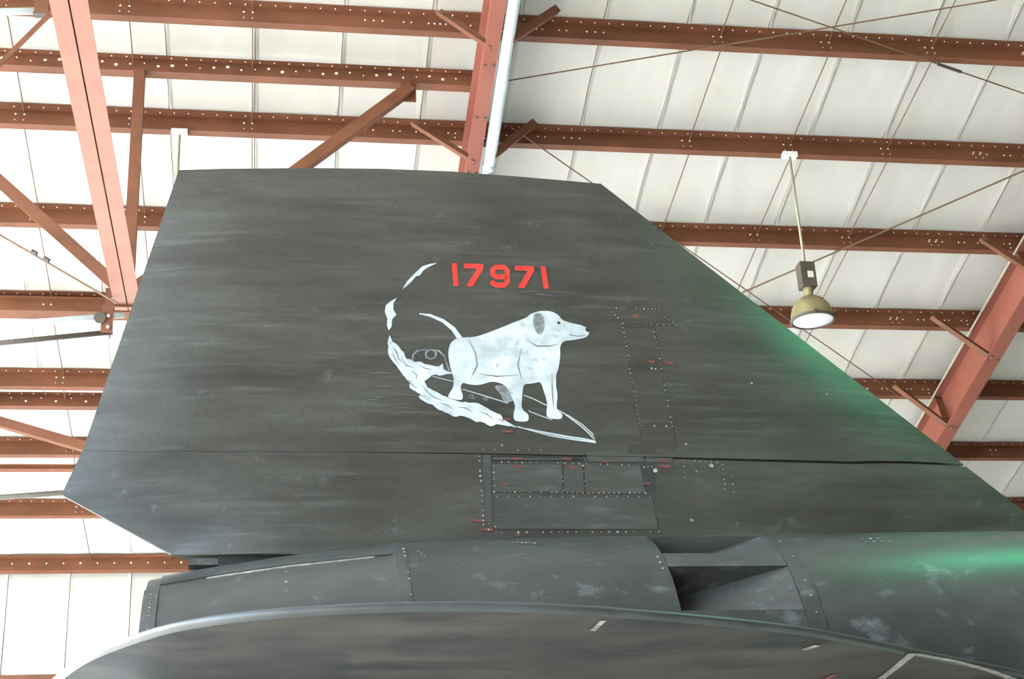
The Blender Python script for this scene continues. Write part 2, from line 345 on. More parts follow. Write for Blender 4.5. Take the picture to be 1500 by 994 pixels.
# bracing cables (cross bracing rods under the purlins)
def cable(p0, p1, label, e0=0.0, e1=0.0, w=-.03, turn=None, r=.008):
    a, b = rpt(*p0, w), rpt(*p1, w); d = (b - a)
    o = empty('brace_cable', a); tag(o, label, 'cable', 'bracing cables')
    MB().tube(a - d * e0, b + d * e1, r, 6).build('cable', M['redrod'], o)
    if turn:
        for t in turn:
            c = a + d * t; u = d.normalized()
            MB().tube(c - u * .16, c + u * .16, .018, 8).build('turnbuckle', M['dark'], o)
cable((745, 118), (1180, 46), 'thin bracing cable rising right from grey pipe across the topmost purlin', 0, 1.1)
cable((1100, 0), (1500, 137), 'thin bracing cable falling to the upper right corner, with a turnbuckle', .6, .4, turn=[.71])
cable((762, 195), (1278, 553), 'thin bracing cable falling right from second purlin, passing behind fin and lamp', .02, .1)
cable((1095, 425), (1500, 250), 'thin bracing cable rising right behind the hanging lamp', .02, .5, r=.011)

# ------------------------------------------------------------------ truss node left of the fin
NP = Vector((-1.341, 13.324, 7.703))
pl = lambda px, py, y=13.324: hit(px, py, (0, y, 0), (0, 1, 0))
def double_angle(name, a, b, label, wd=.06, gap=.008, up=(0, 0, 1)):
    o = empty(name, a if a.z < b.z else b); tag(o, label, 'strut')
    for s in (-1, 1):
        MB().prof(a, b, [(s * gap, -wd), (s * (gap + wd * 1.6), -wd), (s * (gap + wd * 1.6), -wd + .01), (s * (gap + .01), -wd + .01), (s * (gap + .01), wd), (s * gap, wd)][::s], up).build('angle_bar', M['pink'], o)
    return o
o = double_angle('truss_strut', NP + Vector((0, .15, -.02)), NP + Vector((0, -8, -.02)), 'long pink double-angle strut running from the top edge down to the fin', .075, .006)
def strut(a, b, label, wd=.05, name='truss_strut'):
    o = empty(name, a if a.z < b.z else b); tag(o, label, 'strut')
    MB().prof(a, b, [(-wd, -wd), (wd, -wd), (wd, -wd + .01), (-wd + .01, -wd + .01), (-wd + .01, wd), (-wd, wd)], (0, 1, 0)).build('angle_bar', M['red'], o)
    return o
strut(NP, pl(205, 104), 'dark upright strut hanging from bracing beam just right of the pink strut', .055)
g = strut(NP, pl(602, 128), 'dark diagonal strut rising right from behind the fin to a gusset plate', .058)
gp = pl(598, 132)
MB().box(gp + Vector((0, .03, -.03)), .17, .012, .19).build('gusset_plate', M['red'], g)
b = MB()
b.disc(gp + Vector((-.06, .02, .03)), (0, -1, 0), .012, 6, .01); b.build('bolt', M['bolt'], g)
strut(NP + Vector((-.05, 0, .02)), pl(-200, 90), 'diagonal strut falling from left edge to the joint left of the fin', .062)
o = empty('joint_plate', NP + Vector((0, -.1, -.1))); tag(o, 'bolted plate where the struts meet left of the fin', 'plate')
MB().box(NP + Vector((-.04, .02, -.02)), .34, .014, .2).build('plate', M['red'], o)
for dx in (-.14, -.04, .06): MB().disc(NP + Vector((dx, .0, -.05)), (0, -1, 0), .013, 6, .012).build('bolt', M['bolt'], o)
# thin tie rod with turnbuckle to the same joint
a, b_ = pl(-40, 321, 13.2), pl(172, 444, 13.2)
o = empty('tie_rod', b_); tag(o, 'thin tie rod with turnbuckle running to the joint left of the fin', 'rod')
MB().tube(a, b_, .011, 6).build('rod', M['redrod'], o)
u = (b_ - a).normalized(); c0, c1 = pl(50, 370, 13.2), pl(68, 380, 13.2)
for c in (c0, c1): MB().tube(c - u * .03, c + u * .03, .026, 8).build('turnbuckle_end', M['dark'], o)
for s in (-1, 1): MB().tube(c0 + Vector((0, 0, .02 * s)), c1 + Vector((0, 0, .02 * s)), .006, 6).build('turnbuckle_bar', M['bolt'], o)

# pipes with a hanger bracket
def pipe(px0, py0, px1, py1, y0, y1, r, mat, label):
    o = MB().tube(pl(px0, py0, y0), pl(px1, py1, y1), r, 12).build('pipe', M[mat], smooth=True); tag(o, label, 'pipe', 'pipes left of the fin')
pipe(-120, 486, 182, 461, 13.1, 13.1, .030, 'galv', 'pale upper pipe held in the bracket left of the fin')
pipe(-120, 514, 165, 486, 13.1, 13.1, .026, 'dark', 'dark lower pipe held in the bracket left of the fin')
pipe(-120, 713, 300, 699, 18.6, 18.6, .040, 'galv', 'pale thin pipe reaching the lower left corner point of the fin')
pipe(-120, 737, 300, 706, 18.6, 18.6, .036, 'dark', 'dark thin pipe below it meeting the lower left corner of the fin')
o = empty('pipe_hanger', pl(155, 488, 13.08)); tag(o, 'brown steel hanger bracket gripping two pipes left of the fin', 'bracket')
c = pl(157, 468, 13.08)
MB().box(c, .105, .05, .27).build('hanger_plate', M['red'], o)
MB().box(c + Vector((.02, .06, .0)), .012, .16, .27).build('side_plate', M['red'], o)
MB().tube(pl(146, 465, 13.02), pl(146, 465, 13.12), .055, 12, up=(0, 0, 1)).build('clamp', M['dark'], o)
for p in ((150, 464), (159, 463), (158, 479)): MB().disc(pl(*p, 13.05), (0, -1, 0), .014, 6, .02).build('bolt', M['bolt'], o)
# bracket, pipe and brace in the upper left corner
yy = 12.2
o = empty('pipe_hanger', pl(62, 22, yy)); tag(o, 'dark brown bracket in the upper left corner', 'bracket')
MB().box(pl(62, 6, yy), .13, .06, .22).build('hanger_plate', M['red'], o)
MB().box(pl(61, 22, yy), .15, .08, .018).build('seat_plate', M['dark'], o)
pipe(-120, 20, 60, 16, yy + .05, yy + .05, .035, 'galv', 'pale pipe end under the upper left corner bracket')
strut(pl(98, -2, yy - .3), pl(-60, 155, yy - .3), 'thin pink diagonal bar crossing the upper left corner', .024)
strut(pl(-120, 583, 18.4), pl(130, 656, 18.4), 'slim diagonal bar falling right toward the fin at lower left', .06)

# ------------------------------------------------------------------ hanging lamps
def lamp(base, L, label, emit=None, tilt=0):
    o = empty('hanging_lamp', base - Vector((0, 0, L + .66))); tag(o, label, 'lamp', 'hanging lamps')
    MB().box(base - Vector((0, 0, .02)), .17, .09, .055).build('mounting_box', M['lens'], o)
    MB().tube(base - Vector((0, 0, .02)), base - Vector((0, 0, L)), .0165, 8).build('rod', M['lamp_rod'], o, True)
    c = base - Vector((0, 0, L))
    bx = MB().box(c - Vector((0, 0, .15)), .17, .15, .30).build('ballast_box', M['dark'], o)
    MB().box(c + Vector((.02, -.078, -.16)), .065, .008, .075).build('rating_label', M['label'], bx)
    MB().lathe(c - Vector((0, 0, .42)), [(0.001, .14), (.055, .13), (.06, .09), (.05, .06), (.05, 0)], 16).build('neck', M['lampshade'], o, True)
    k = c - Vector((0, 0, .42))
    prof = [(.05, .02), (.10, .0), (.16, -.045), (.205, -.11), (.228, -.18), (.236, -.25), (.236, -.275), (.228, -.275), (.222, -.2), (.19, -.11), (.1, -.02)]
    MB().lathe(k, prof, 32).build('dome', M['lampshade'], o, True)
    MB().lathe(k - Vector((0, 0, .262)), [(.244, .012), (.244, -.016), (.222, -.02), (.222, .0)], 32).build('rim_ring', M['dark'], o, True)
    lens = MB().lathe(k - Vector((0, 0, .265)), [(.224, .0), (.17, -.022), (.09, -.035), (.001, -.04)], 32).build('lens', emit or M['lens'], o, True)
    for a in (0.3, 2.4, 4.5):
        MB().box(k + Vector((.246 * math.cos(a), .246 * math.sin(a), -.262)), .022, .022, .05).build('clip', M['dark'], o)
    return o, k
lamp(rpt(1156, 225, .0), 1.42, 'olive dome lamp on a long rod right of the fin')
lamp(rpt(263, 192, .0), 1.42, 'lamp hanging by rod behind the upper left corner of the fin')
em = bpy.data.materials.new('mercury_lamp_glass'); em.use_nodes = True
eb = em.node_tree.nodes['Principled BSDF']; eb.inputs['Base Color'].default_value = (.5, .8, .6, 1)
eb.inputs['Emission Color'].default_value = (.06, 1.0, .45, 1); eb.inputs['Emission Strength'].default_value = 40
lp, lk = lamp(Vector((6.35, 7.2, roof(0, 7.2 / CT, 0).z - .1)), 2.2, 'lit green mercury lamp hanging above the engine nacelle', em)
ld = bpy.data.lights.new('mercury_glow', 'SPOT'); ld.energy = 480; ld.color = (.06, 1.0, .45); ld.spot_size = rad(56); ld.spot_blend = 1.0; ld.shadow_soft_size = .23
lo = bpy.data.objects.new('mercury_glow', ld); COL.objects.link(lo); lo.parent = lp; lo.location = lk - Vector((0, 0, .34)) - wpos(lp)

# ------------------------------------------------------------------ aircraft
jet = empty('jet_aircraft', (1.5, 7.0, 1.8))
tag(jet, 'black jet aircraft tail fin, engine nacelle and wing tip filling the foreground', 'aircraft')
AC = rad(15); FN = Vector((0, -math.cos(AC), math.sin(AC))); FV = Vector((0, math.sin(AC), math.cos(AC)))
FP = Vector((0, 6.9, 3.4))
def fpt(X, v, h=0.0): return FP + Vector((X, 0, 0)) + FV * v + FN * h
def fuv(px, py, h=0.0):
    P = hit(px, py, FP + FN * h, FN); return P.x, (P - FP).dot(FV)
EDGE = [fuv(*p) for p in [(250, 812), (90, 725), (262, 250), (330, 248), (450, 247), (560, 248), (660, 252), (760, 259.5), (880, 270), (1413, 683), (1560, 797)]]
def segd(p, a, b):
    ax, ay = a; bx, by = b; dx, dy = bx - ax, by - ay
    t = max(0, min(1, ((p[0] - ax) * dx + (p[1] - ay) * dy) / (dx * dx + dy * dy)))
    return math.hypot(p[0] - ax - t * dx, p[1] - ay - t * dy)
HT, RAMP = .085, .55
def fh(X, v):
    d = min(segd((X, v), a, b) for a, b in zip(EDGE[:-1], EDGE[1:]))
    t = min(1, d / RAMP); return .006 + HT * (1 - (1 - t) ** 1.8)
def front(px, py, lift=0.0):                    # pixel -> point on the outboard skin
    h = 0.0
    for _ in range(6):
        X, v = fuv(px, py, h); h = fh(X, v) + lift
    return fpt(X, v, h)
def front_uv(px, py):
    h = 0.0
    for _ in range(6):
        X, v = fuv(px, py, h); h = fh(X, v)
    return X, v
def resample(pl_, n):
    L = [0]
    for a, b in zip(pl_[:-1], pl_[1:]): L.append(L[-1] + math.hypot(b[0] - a[0], b[1] - a[1]))
    out = []
    for i in range(n):
        s = L[-1] * i / (n - 1); k = 0
        while k < len(L) - 2 and L[k + 1] < s: k += 1
        t = (s - L[k]) / max(1e-9, L[k + 1] - L[k]); a, b = pl_[k], pl_[k + 1]
        out.append((a[0] + (b[0] - a[0]) * t, a[1] + (b[1] - a[1]) * t))
    return out
def coons(bot, top, lef, rig, n, m):
    B, T, Lf, Rg = resample(bot, n), resample(top, n), resample(lef, m), resample(rig, m)
    G = []
    for j in range(m):
        v = j / (m - 1); row = []
        for i in range(n):
            u = i / (n - 1)
            row.append(tuple((1 - v) * B[i][k] + v * T[i][k] + (1 - u) * Lf[j][k] + u * Rg[j][k]
                             - ((1 - u) * (1 - v) * B[0][k] + u * (1 - v) * B[-1][k] + (1 - u) * v * T[0][k] + u * v * T[-1][k]) for k in (0, 1)))
        G.append(row)
    return G
def plate(name, G, mat, parent):
    mb = MB()
    A = [[fpt(x, v, fh(x, v)) for x, v in r] for r in G]; Bk = [[fpt(x, v, -fh(x, v)) for x, v in r] for r in G]
    mb.grid([r for r in A]); mb.grid([r[::-1] for r in Bk])
    for e, g in ((A[0], Bk[0]), (A[-1], Bk[-1])): mb.grid([e, g])
    mb.grid([[r[0] for r in A], [r[0] for r in Bk]]); mb.grid([[r[-1] for r in A], [r[-1] for r in Bk]])
    o = mb.build(name, mat, parent, smooth=True)
    # sharp skirt: split by angle
    me = o.data
    bpy_mod = o.modifiers.new('edge', 'EDGE_SPLIT'); bpy_mod.split_angle = rad(35)
    return o
hingeU = [(122, 660.0), (140, 660), (165, 660.1), (200, 660.2), (250, 660.4), (300, 660.6), (380, 660.9), (460, 661.2), (540, 661.6), (720, 663.5), (1000, 669.5), (1250, 675.5), (1411, 681.0)]
hingeL = [(121.8, 660.4), (140, 660.4), (165, 660.5), (200, 660.6), (250, 660.8), (300, 661.1), (380, 661.5), (460, 661.9), (540, 662.5), (720, 665.4), (1000, 672.5), (1250, 679.3), (1415, 684.5)]
huv = lambda pts: [front_uv(*p) if 130 < p[0] < 1400 else fuv(*p) for p in pts]
fin_top = [fuv(*p) for p in [(262, 250), (330, 248), (450, 247), (560, 248), (660, 252), (760, 259.5), (880, 270)]]
U = huv(hingeU); Lw = huv(hingeL)
rudder = plate('rudder', coons(U, fin_top, [U[0], fuv(262, 250)], [U[-1], fuv(880, 270)], 70, 50), M['skin'], jet)
rudder['label'] = 'black tail fin with red number and painted surfing scene'
root = [fuv(250, 812), front_uv(275, 812.5), front_uv(320, 812), front_uv(420, 811), front_uv(470, 812), fuv(560, 835), fuv(800, 850), fuv(1200, 850), fuv(1640, 858)]
stub = plate('fin_stub', coons(root, Lw, [fuv(250, 812), fuv(90, 725), Lw[0]], [root[-1], Lw[-1]], 90, 30), M['skin'], jet)
stub['label'] = 'fixed lower fin with riveted panels'
# the hinge spar inside the joint keeps the gap dark
v = []
g = [(p[0], (p[1] + q[1]) / 2) for p, q in zip(U, Lw)]
mb = MB(); pp = [resample(g, 40)[i] for i in range(1, 39)]
A = [[fpt(x, y + s * .05, max(.004, fh(x, y) - .035) * t) for x, y in pp] for s, t in ((-1, 1), (1, 1), (1, -1), (-1, -1), (-1, 1))]
mb.grid(A); mb.build('hinge_spar', M['black'], jet)

# surface details -------------------------------------------------
def quadplate(name, c, mat, parent, lift=.003, n=8, m=4):
    P = [[None] * n for _ in range(m)]; Q = [[None] * n for _ in range(m)]
    for j in range(m):
        for i in range(n):
            u, v = i / (n - 1), j / (m - 1)
            px = (c[0][0] * (1 - u) + c[1][0] * u) * (1 - v) + (c[3][0] * (1 - u) + c[2][0] * u) * v
            py = (c[0][1] * (1 - u) + c[1][1] * u) * (1 - v) + (c[3][1] * (1 - u) + c[2][1] * u) * v
            P[j][i] = front(px, py, lift); Q[j][i] = front(px, py, -.002)
    mb = MB(); mb.grid([r[::-1] for r in P]); mb.grid([P[0], Q[0]]); mb.grid([Q[-1], P[-1]])
    mb.grid([[p[0] for p in Q], [p[0] for p in P]]); mb.grid([[p[-1] for p in P], [p[-1] for p in Q]])
    return mb.build(name, mat, parent)
def grow(c, d):
    cx = sum(p[0] for p in c) / len(c); cy = sum(p[1] for p in c) / len(c)
    return [(p[0] + (d if p[0] > cx else -d), p[1] + (d if p[1] > cy else -d)) for p in c]
def panel(c, parent, mat='patch', lift=.003, name='access_panel'):
    quadplate('panel_joint', grow(c, .9), M['joint'], parent, lift * .4)
    return quadplate(name, c, M[mat], parent, lift)
panel([(721, 679), (823, 680), (824, 720), (722, 720)], stub)
panel([(826, 680), (853, 680), (856, 721), (826, 720)], stub)
panel([(856, 680), (937, 681), (946, 722), (858, 721)], stub)
panel([(723, 727), (955, 727), (964, 775), (724, 774)], stub)
panel([(707, 667), (719, 667), (721, 764), (711, 764)], stub)
panel([(941, 679), (957, 680), (960, 722), (949, 722)], stub, 'joint', .002)
panel([(860, 667.5), (942, 669.5), (943, 677), (861, 675.5)], stub)
panel([(946, 670), (985, 671), (986, 677.5), (947, 677)], stub, 'patch', .002)
panel([(893, 451), (966, 453), (990, 476), (914, 474)], rudder, 'skin')
panel([(913, 479), (958, 480), (983, 619), (935, 621)], rudder, 'skin', .0025)
panel([(921, 652), (957, 653), (958, 663), (922, 662)], rudder, 'skin', .002)
panel([(937, 625), (985, 624), (990, 655), (941, 655)], rudder, 'skin', .0025)
# slot below the hinge: flat black plate paints in the recess shade
quadplate('hinge_slot_shade', [(719, 666.2), (855, 669.2), (856, 675), (719, 675)], M['black'], stub, .0022)
quadplate('slot_tray', [(722, 669.2), (835, 671), (838, 673.2), (722, 673)], M['patch'], stub, .0034)
quadplate('slot_end', [(855, 669.2), (858, 669.3), (858.5, 676), (855.5, 676)], M['patch'], stub, .0034)
# rivets
rv = MB(); rv2 = MB()
def rivrow(mb, p0, p1, n, r=.0042, jit=.6):
    for i in range(n):
        if random.random() < .12: continue
        t = i / max(1, n - 1)
        p = front(p0[0] + (p1[0] - p0[0]) * t + random.uniform(-jit, jit), p0[1] + (p1[1] - p0[1]) * t + random.uniform(-jit, jit) * .6, .0035)
        mb.disc(p, FN, r * random.uniform(.6, 1.15), 6, .0015)
rivrow(rv, (702, 668), (708.5, 762), 14, .0062)
rivrow(rv, (708, 768), (725, 771), 3); rivrow(rv, (724, 676), (942, 681), 22); rivrow(rv, (724, 720), (945, 722), 30)
rivrow(rv, (728, 727), (952, 727), 15, .0035); rivrow(rv, (723, 682), (724, 720), 5); rivrow(rv, (824, 698), (826, 718), 4)
rivrow(rv, (854, 682), (857, 712), 5); rivrow(rv, (735, 780), (965, 778), 20, .005); rivrow(rv, (716, 766), (716, 775), 2)
rivrow(rv, (1002, 674), (1004, 700), 4); rivrow(rv, (1010, 674), (1050, 677), 6); rivrow(rv, (1058, 680), (1062, 716), 6, .0035)
rivrow(rv, (1070, 686), (1075, 720), 4, .003); rivrow(rv, (1060, 762), (1100, 770), 3, .0035); rivrow(rv, (955, 683), (938, 684), 4)
rv.build('rivets', M['rivet'], stub, kind='stuff')
rivrow(rv2, (892, 451), (966, 453), 14); rivrow(rv2, (897, 457), (912, 473), 5); rivrow(rv2, (970, 460), (991, 476), 5); rivrow(rv2, (945, 475), (990, 476), 6, .0035)
rivrow(rv2, (913, 480), (936, 620), 22, .0034); rivrow(rv2, (958, 486), (984, 618), 18, .004); rivrow(rv2, (940, 623), (985, 624), 6, .0045)
rivrow(rv2, (955, 539), (960, 540), 2, .0055); rivrow(rv2, (708, 658), (792, 659), 6, .0045)
for p in ((1211, 577), (1101, 561), (1005, 650), (735, 652), (1020, 690)): rv2.disc(front(*p, .002), FN, .0055, 6, .002)
rv2.build('rivets', M['rivet'], rudder, kind='stuff')
big = MB()
for p, r in (((960, 689), .012), ((1013, 762), .009), ((1042, 682), .012)): big.disc(front(*p, .003), FN, r, 10, .004)
big.build('fastener', M['rivet'], stub)
# red stencil dashes
for (x, y, w, h, par) in [(748, 669.5, 15, 3, 0), (823, 669.8, 14, 3, 0), (880, 674, 11, 3, 0), (964, 672.5, 13, 3.5, 0), (966, 681, 16, 3.5, 0), (750, 681, 15, 3, 0), (830, 682, 15, 3, 0),
                          (690, 760, 16, 3.5, 0), (704, 773, 18, 4, 0), (752, 781, 10, 3, 0), (943, 706, 10, 3, 0), (736, 629.5, 15, 3.5, 1), (736, 612, 12, 3, 1),
                          (926, 460, 9, 5, 1), (948, 527, 11, 4, 1), (973, 529, 14, 4, 1), (862, 721.5, 8, 2, 0), (735, 707, 8, 3, 0)]:
    quadplate('stencil_mark', [(x, y), (x + w, y + .4), (x + w, y + h + .4), (x, y + h)], M['stencil'], rudder if par else stub, .0045, 3, 2)

# ---- painted number and picture
Zp = lambda x, y: (540 + x / 3.205, 360 + y / 3.205)
def chaikin(p, n=2):
    for _ in range(n):
        p = [q for a, b in zip(p, p[1:] + p[:1]) for q in ((a[0] * .78 + b[0] * .22, a[1] * .78 + b[1] * .22), (a[0] * .22 + b[0] * .78, a[1] * .22 + b[1] * .78))]
    return p
def ragged(p, amp=4.0, step=14.0):
    out = []; rn = random.Random(len(p))
    for a, b in zip(p, p[1:] + p[:1]):
        L = math.hypot(b[0] - a[0], b[1] - a[1]); k = max(1, int(L / step))
        for i in range(k):
            t = i / k; out.append((a[0] + (b[0] - a[0]) * t + (rn.uniform(-amp, amp) if i else 0), a[1] + (b[1] - a[1]) * t + (rn.uniform(-amp, amp) if i else 0)))
    return out
def paint(name, poly, mat, lift=.0022, parent=None):
    if name.startswith('dog'): poly = chaikin(poly)
    if name.startswith('wave_b'): poly = ragged(poly)
    v = [front(*Zp(*p), lift) for p in poly]
    return mesh_obj(name, v, [tuple(range(len(v)))[::-1]], M[mat], parent or rudder)
def stroke(name, pts, wid, mat, lift=.0022, taper=None, parent=None):
    n = len(pts); Lp, Rp = [], []
    for i, p in enumerate(pts):
        a = pts[max(0, i - 1)]; b = pts[min(n - 1, i + 1)]
        dx, dy = b[0] - a[0], b[1] - a[1]; l = math.hypot(dx, dy) or 1
        k = 1.0
        if 0 < i < n - 1:
            d1 = (p[0] - a[0], p[1] - a[1]); d2 = (b[0] - p[0], b[1] - p[1])
            c = (d1[0] * d2[0] + d1[1] * d2[1]) / ((math.hypot(*d1) * math.hypot(*d2)) or 1); k = 1 / max(.6, math.sqrt(max(0, (1 + c) / 2)))
        w = (taper[i] if taper else wid) / 2 * k
        Lp.append((p[0] - dy / l * w, p[1] + dx / l * w)); Rp.append((p[0] + dy / l * w, p[1] - dx / l * w))
    v = [front(*Zp(*p), lift) for p in Lp] + [front(*Zp(*p), lift) for p in Rp]
    return mesh_obj(name, v, [(i, i + 1, n + i + 1, n + i) for i in range(n - 1)], M[mat], parent or rudder)
paint('digit', [(390, 82), (414, 80), (423, 186), (398, 189)], 'red_paint')['label'] = 'red digit 1'
paint('digit', [(447, 82), (538, 85), (540, 106), (488, 191), (457, 188), (509, 107), (447, 104)], 'red_paint')['label'] = 'red digit 7'
stroke('digit', [(580, 163), (584, 176), (598, 184), (638, 184), (651, 171), (651, 115), (638, 101), (596, 100), (583, 112), (583, 133), (596, 145), (651, 145)], 23, 'red_paint')['label'] = 'red digit 9'
paint('digit', [(687, 92), (776, 95), (778, 116), (731, 198), (700, 196), (746, 117), (687, 114)], 'red_paint')['label'] = 'red digit 7'
paint('digit', [(806, 96), (831, 96), (847, 200), (821, 200)], 'red_paint')['label'] = 'red digit 1'
# wave sweeping round and under the board
paint('wave_spray', [(158, 202), (182, 164), (228, 118), (252, 96), (290, 84), (322, 80), (282, 98), (258, 114), (240, 138), (222, 142), (200, 168), (176, 190)], 'white_paint')
paint('wave_spray', [(80, 280), (100, 262), (132, 243), (116, 270), (116, 300), (130, 322), (110, 345), (108, 378), (94, 396), (86, 372), (88, 340), (76, 310)], 'white_paint')
paint('wave_body', [(98, 418), (112, 450), (140, 470), (166, 500), (178, 530), (208, 540), (250, 546), (300, 562), (330, 566), (348, 552), (352, 578), (400, 596), (350, 606), (300, 606), (262, 634), (276, 664),
                    (318, 684), (362, 706), (408, 724), (440, 734), (470, 736), (505, 736), (540, 752), (570, 770), (620, 792), (645, 822), (690, 848), (720, 852), (640, 842), (600, 836), (572, 846), (545, 830), (505, 826),
                    (468, 806), (430, 796), (398, 800), (362, 782), (330, 770), (300, 744), (262, 730), (234, 708), (246, 694), (208, 676), (192, 664), (194, 638), (160, 604), (130, 560), (104, 530), (90, 492), (92, 440)], 'white_paint')
for pts in ([(112, 470), (132, 500), (140, 530), (160, 548)], [(150, 520), (176, 560), (214, 572)], [(200, 586), (226, 606), (222, 632)], [(236, 560), (270, 576), (300, 580)], [(250, 652), (280, 690), (310, 712), (350, 726)],
            [(330, 736), (372, 748), (400, 770)], [(420, 756), (456, 760), (490, 782)], [(520, 776), (556, 790), (590, 816)], [(600, 806), (622, 818), (640, 832)], [(110, 500), (124, 530), (150, 566)], [(176, 626), (204, 650), (240, 676)]):
    stroke('wave_shadow', pts, 5, 'grey_paint', .0032, taper=[1.5] + [6] * (len(pts) - 2) + [1.5])
# surfboard outline
stroke('board_outline', [(700, 850), (760, 862), (850, 880), (940, 896), (1010, 905), (1062, 917), (1040, 884), (990, 840), (918, 786), (880, 765)], 6, 'white_paint', taper=[3, 7, 8, 8, 7, 6, 6, 5, 5, 4])
stroke('board_outline', [(730, 858), (850, 890), (960, 908), (1066, 920), (1050, 880), (1000, 836), (930, 790)], 4, 'white_paint', taper=[2, 5, 6, 7, 5, 4, 3])
stroke('board_outline', [(728, 700), (770, 716), (836, 748)], 4, 'white_paint'); stroke('board_outline', [(440, 672), (540, 702), (655, 738)], 4, 'white_paint')
stroke('board_outline', [(750, 774), (800, 794), (862, 816)], 4, 'white_paint'); stroke('board_outline', [(300, 612), (380, 632), (440, 644)], 3, 'white_paint')
stroke('board_leash', [(206, 540), (208, 512), (228, 492), (262, 488), (300, 488), (318, 504), (310, 524), (290, 532), (270, 520), (268, 500), (290, 488), (330, 492), (356, 518), (366, 552), (380, 588)], 7, 'grey_paint')
stroke('board_mark', [(470, 704), (486, 698), (498, 716), (472, 712)], 4, 'grey_paint'); stroke('board_mark', [(540, 712), (552, 710), (560, 718), (548, 724), (538, 718), (540, 712)], 4, 'grey_paint')
for k in range(16):
    x = random.uniform(-90, 120); y = random.uniform(560, 800); l = random.uniform(60, 170)
    if k > 11: x, y, l = random.uniform(680, 800), random.uniform(186, 232), random.uniform(90, 190)
    stroke('scuff', [(x, y), (x + l * .3, y + random.uniform(-3, 3)), (x + l * .7, y + random.uniform(-3, 3)), (x + l, y + 4)], 6, 'scuff', .0024, taper=[1, random.uniform(3, 9), random.uniform(3, 9), 1])
# plain white dog standing on the board
stroke('dog_tail', [(238, 318), (290, 326), (350, 352), (396, 388), (430, 436)], 12, 'white_paint', taper=[4, 12, 16, 20, 24])
paint('dog_body', [(420, 430), (500, 428), (560, 408), (640, 376), (700, 352), (742, 336), (762, 318), (806, 304), (856, 306), (890, 322), (908, 348), (950, 362), (1000, 372), (1030, 388), (1036, 412), (1020, 430),
                   (960, 442), (916, 446), (898, 470), (900, 520), (890, 580), (880, 600), (880, 660), (888, 700), (880, 768), (912, 790), (904, 816), (838, 806), (834, 782), (840, 740), (822, 680), (808, 636), (770, 646),
                   (726, 648), (722, 700), (716, 766), (752, 790), (750, 826), (682, 822), (680, 786), (690, 752), (668, 700), (640, 650), (580, 634), (520, 654), (470, 650), (440, 640), (430, 668), (444, 704), (438, 726),
                   (372, 714), (376, 696), (398, 664), (400, 620), (382, 566), (372, 500), (384, 452)], 'white_paint')
paint('dog_leg', [(588, 656), (640, 652), (660, 690), (682, 724), (660, 734), (628, 726), (626, 704), (604, 680)], 'grey_paint')
paint('dog_ear', [(776, 318), (806, 312), (824, 340), (826, 390), (806, 420), (784, 404), (770, 360)], 'grey_paint', .0032)
paint('dog_nose', [(1016, 384), (1034, 388), (1036, 404), (1020, 402)], 'joint', .0032)
paint('dog_eye', [(884, 356), (898, 354), (902, 366), (888, 368)], 'joint', .0032)
stroke('dog_mouth', [(940, 416), (980, 424), (1020, 420)], 4, 'grey_paint', .0032)
for pts in ([(470, 440), (500, 500), (510, 560), (480, 620)], [(716, 480), (700, 560), (720, 630)], [(740, 440), (790, 470), (850, 470), (890, 460)], [(860, 600), (862, 680), (868, 760)], [(520, 600), (600, 612), (700, 606)]):
    stroke('dog_shading', pts, 6, 'grey_paint', .0032, taper=[2] + [7] * (len(pts) - 2) + [2])

# ---- engine nacelle
NY, NZ = 7.0, 2.65
def nr(X):
    T = [(-.6, .655), (-.52, .668), (-.2, .722), (.1, .765), (.6, .817), (1.0, .836), (1.5, .847), (1.9, .848), (2.4, .846), (2.7, .855), (3.2, .860), (4.0, .862), (6.5, .862)]
    for (a, ra), (b, rb) in zip(T[:-1], T[1:]):
        if X <= b: t = (X - a) / (b - a); return ra + (rb - ra) * t
    return T[-1][1]
def npt(X, ph, dr=0.0):
    r = nr(X) + dr; a = rad(ph); return Vector((X, NY - r * math.sin(a), NZ + r * math.cos(a)))
def shell(name, x0, x1, p0, p1, mat, parent, dr=0.0, depth=.02, nx=14, step=4.0, dr1=None):
    n = max(3, int((p1 - p0) / step)); dr1 = dr if dr1 is None else dr1
    G = [[npt(x0 + (x1 - x0) * i / nx, p0 + (p1 - p0) * j / n, dr + (dr1 - dr) * i / nx) for j in range(n + 1)] for i in range(nx + 1)]
    H = [[npt(x0 + (x1 - x0) * i / nx, p0 + (p1 - p0) * j / n, dr + (dr1 - dr) * i / nx - depth) for j in range(n + 1)] for i in range(nx + 1)]
    mb = MB(); mb.grid(G); mb.grid([r[::-1] for r in H])
    mb.grid([H[0], G[0]]); mb.grid([G[-1], H[-1]]); mb.grid([[r[0] for r in G], [r[0] for r in H]]); mb.grid([[r[-1] for r in H], [r[-1] for r in G]])
    o = mb.build(name, mat, parent, smooth=True); o.modifiers.new('edge', 'EDGE_SPLIT').split_angle = rad(35)
    return o
nac = shell('nacelle', .600, 1.820, -178, 178, M['nacelle'], jet); nac['label'] = 'weathered dark engine nacelle'
shell('exhaust_ring', -.515, .598, -178, 178, M['nacelle'], nac, dr=-.008)
shell('end_band', -.52, -.455, 36, 178, M['nacelle'], nac, dr=-.003, nx=3)
shell('fairing_strip', -.455, .585, 6, 33, M['nacelle'], nac, dr=.0, nx=12)
shell('seal_strip', -.25, .50, 33.2, 34.4, M['worn_white'], nac, dr=-.004, nx=12)
shell('seam_strip', .585, .640, 10, 178, M['nacelle'], nac, dr=.003, nx=2)
shell('forward_cowl', 2.392, 6.2, -178, 178, M['nacelle'], nac, nx=30)
shell('cowl_band', 2.396, 2.47, 8, 178, M['nacelle'], nac, dr=.003, nx=2)
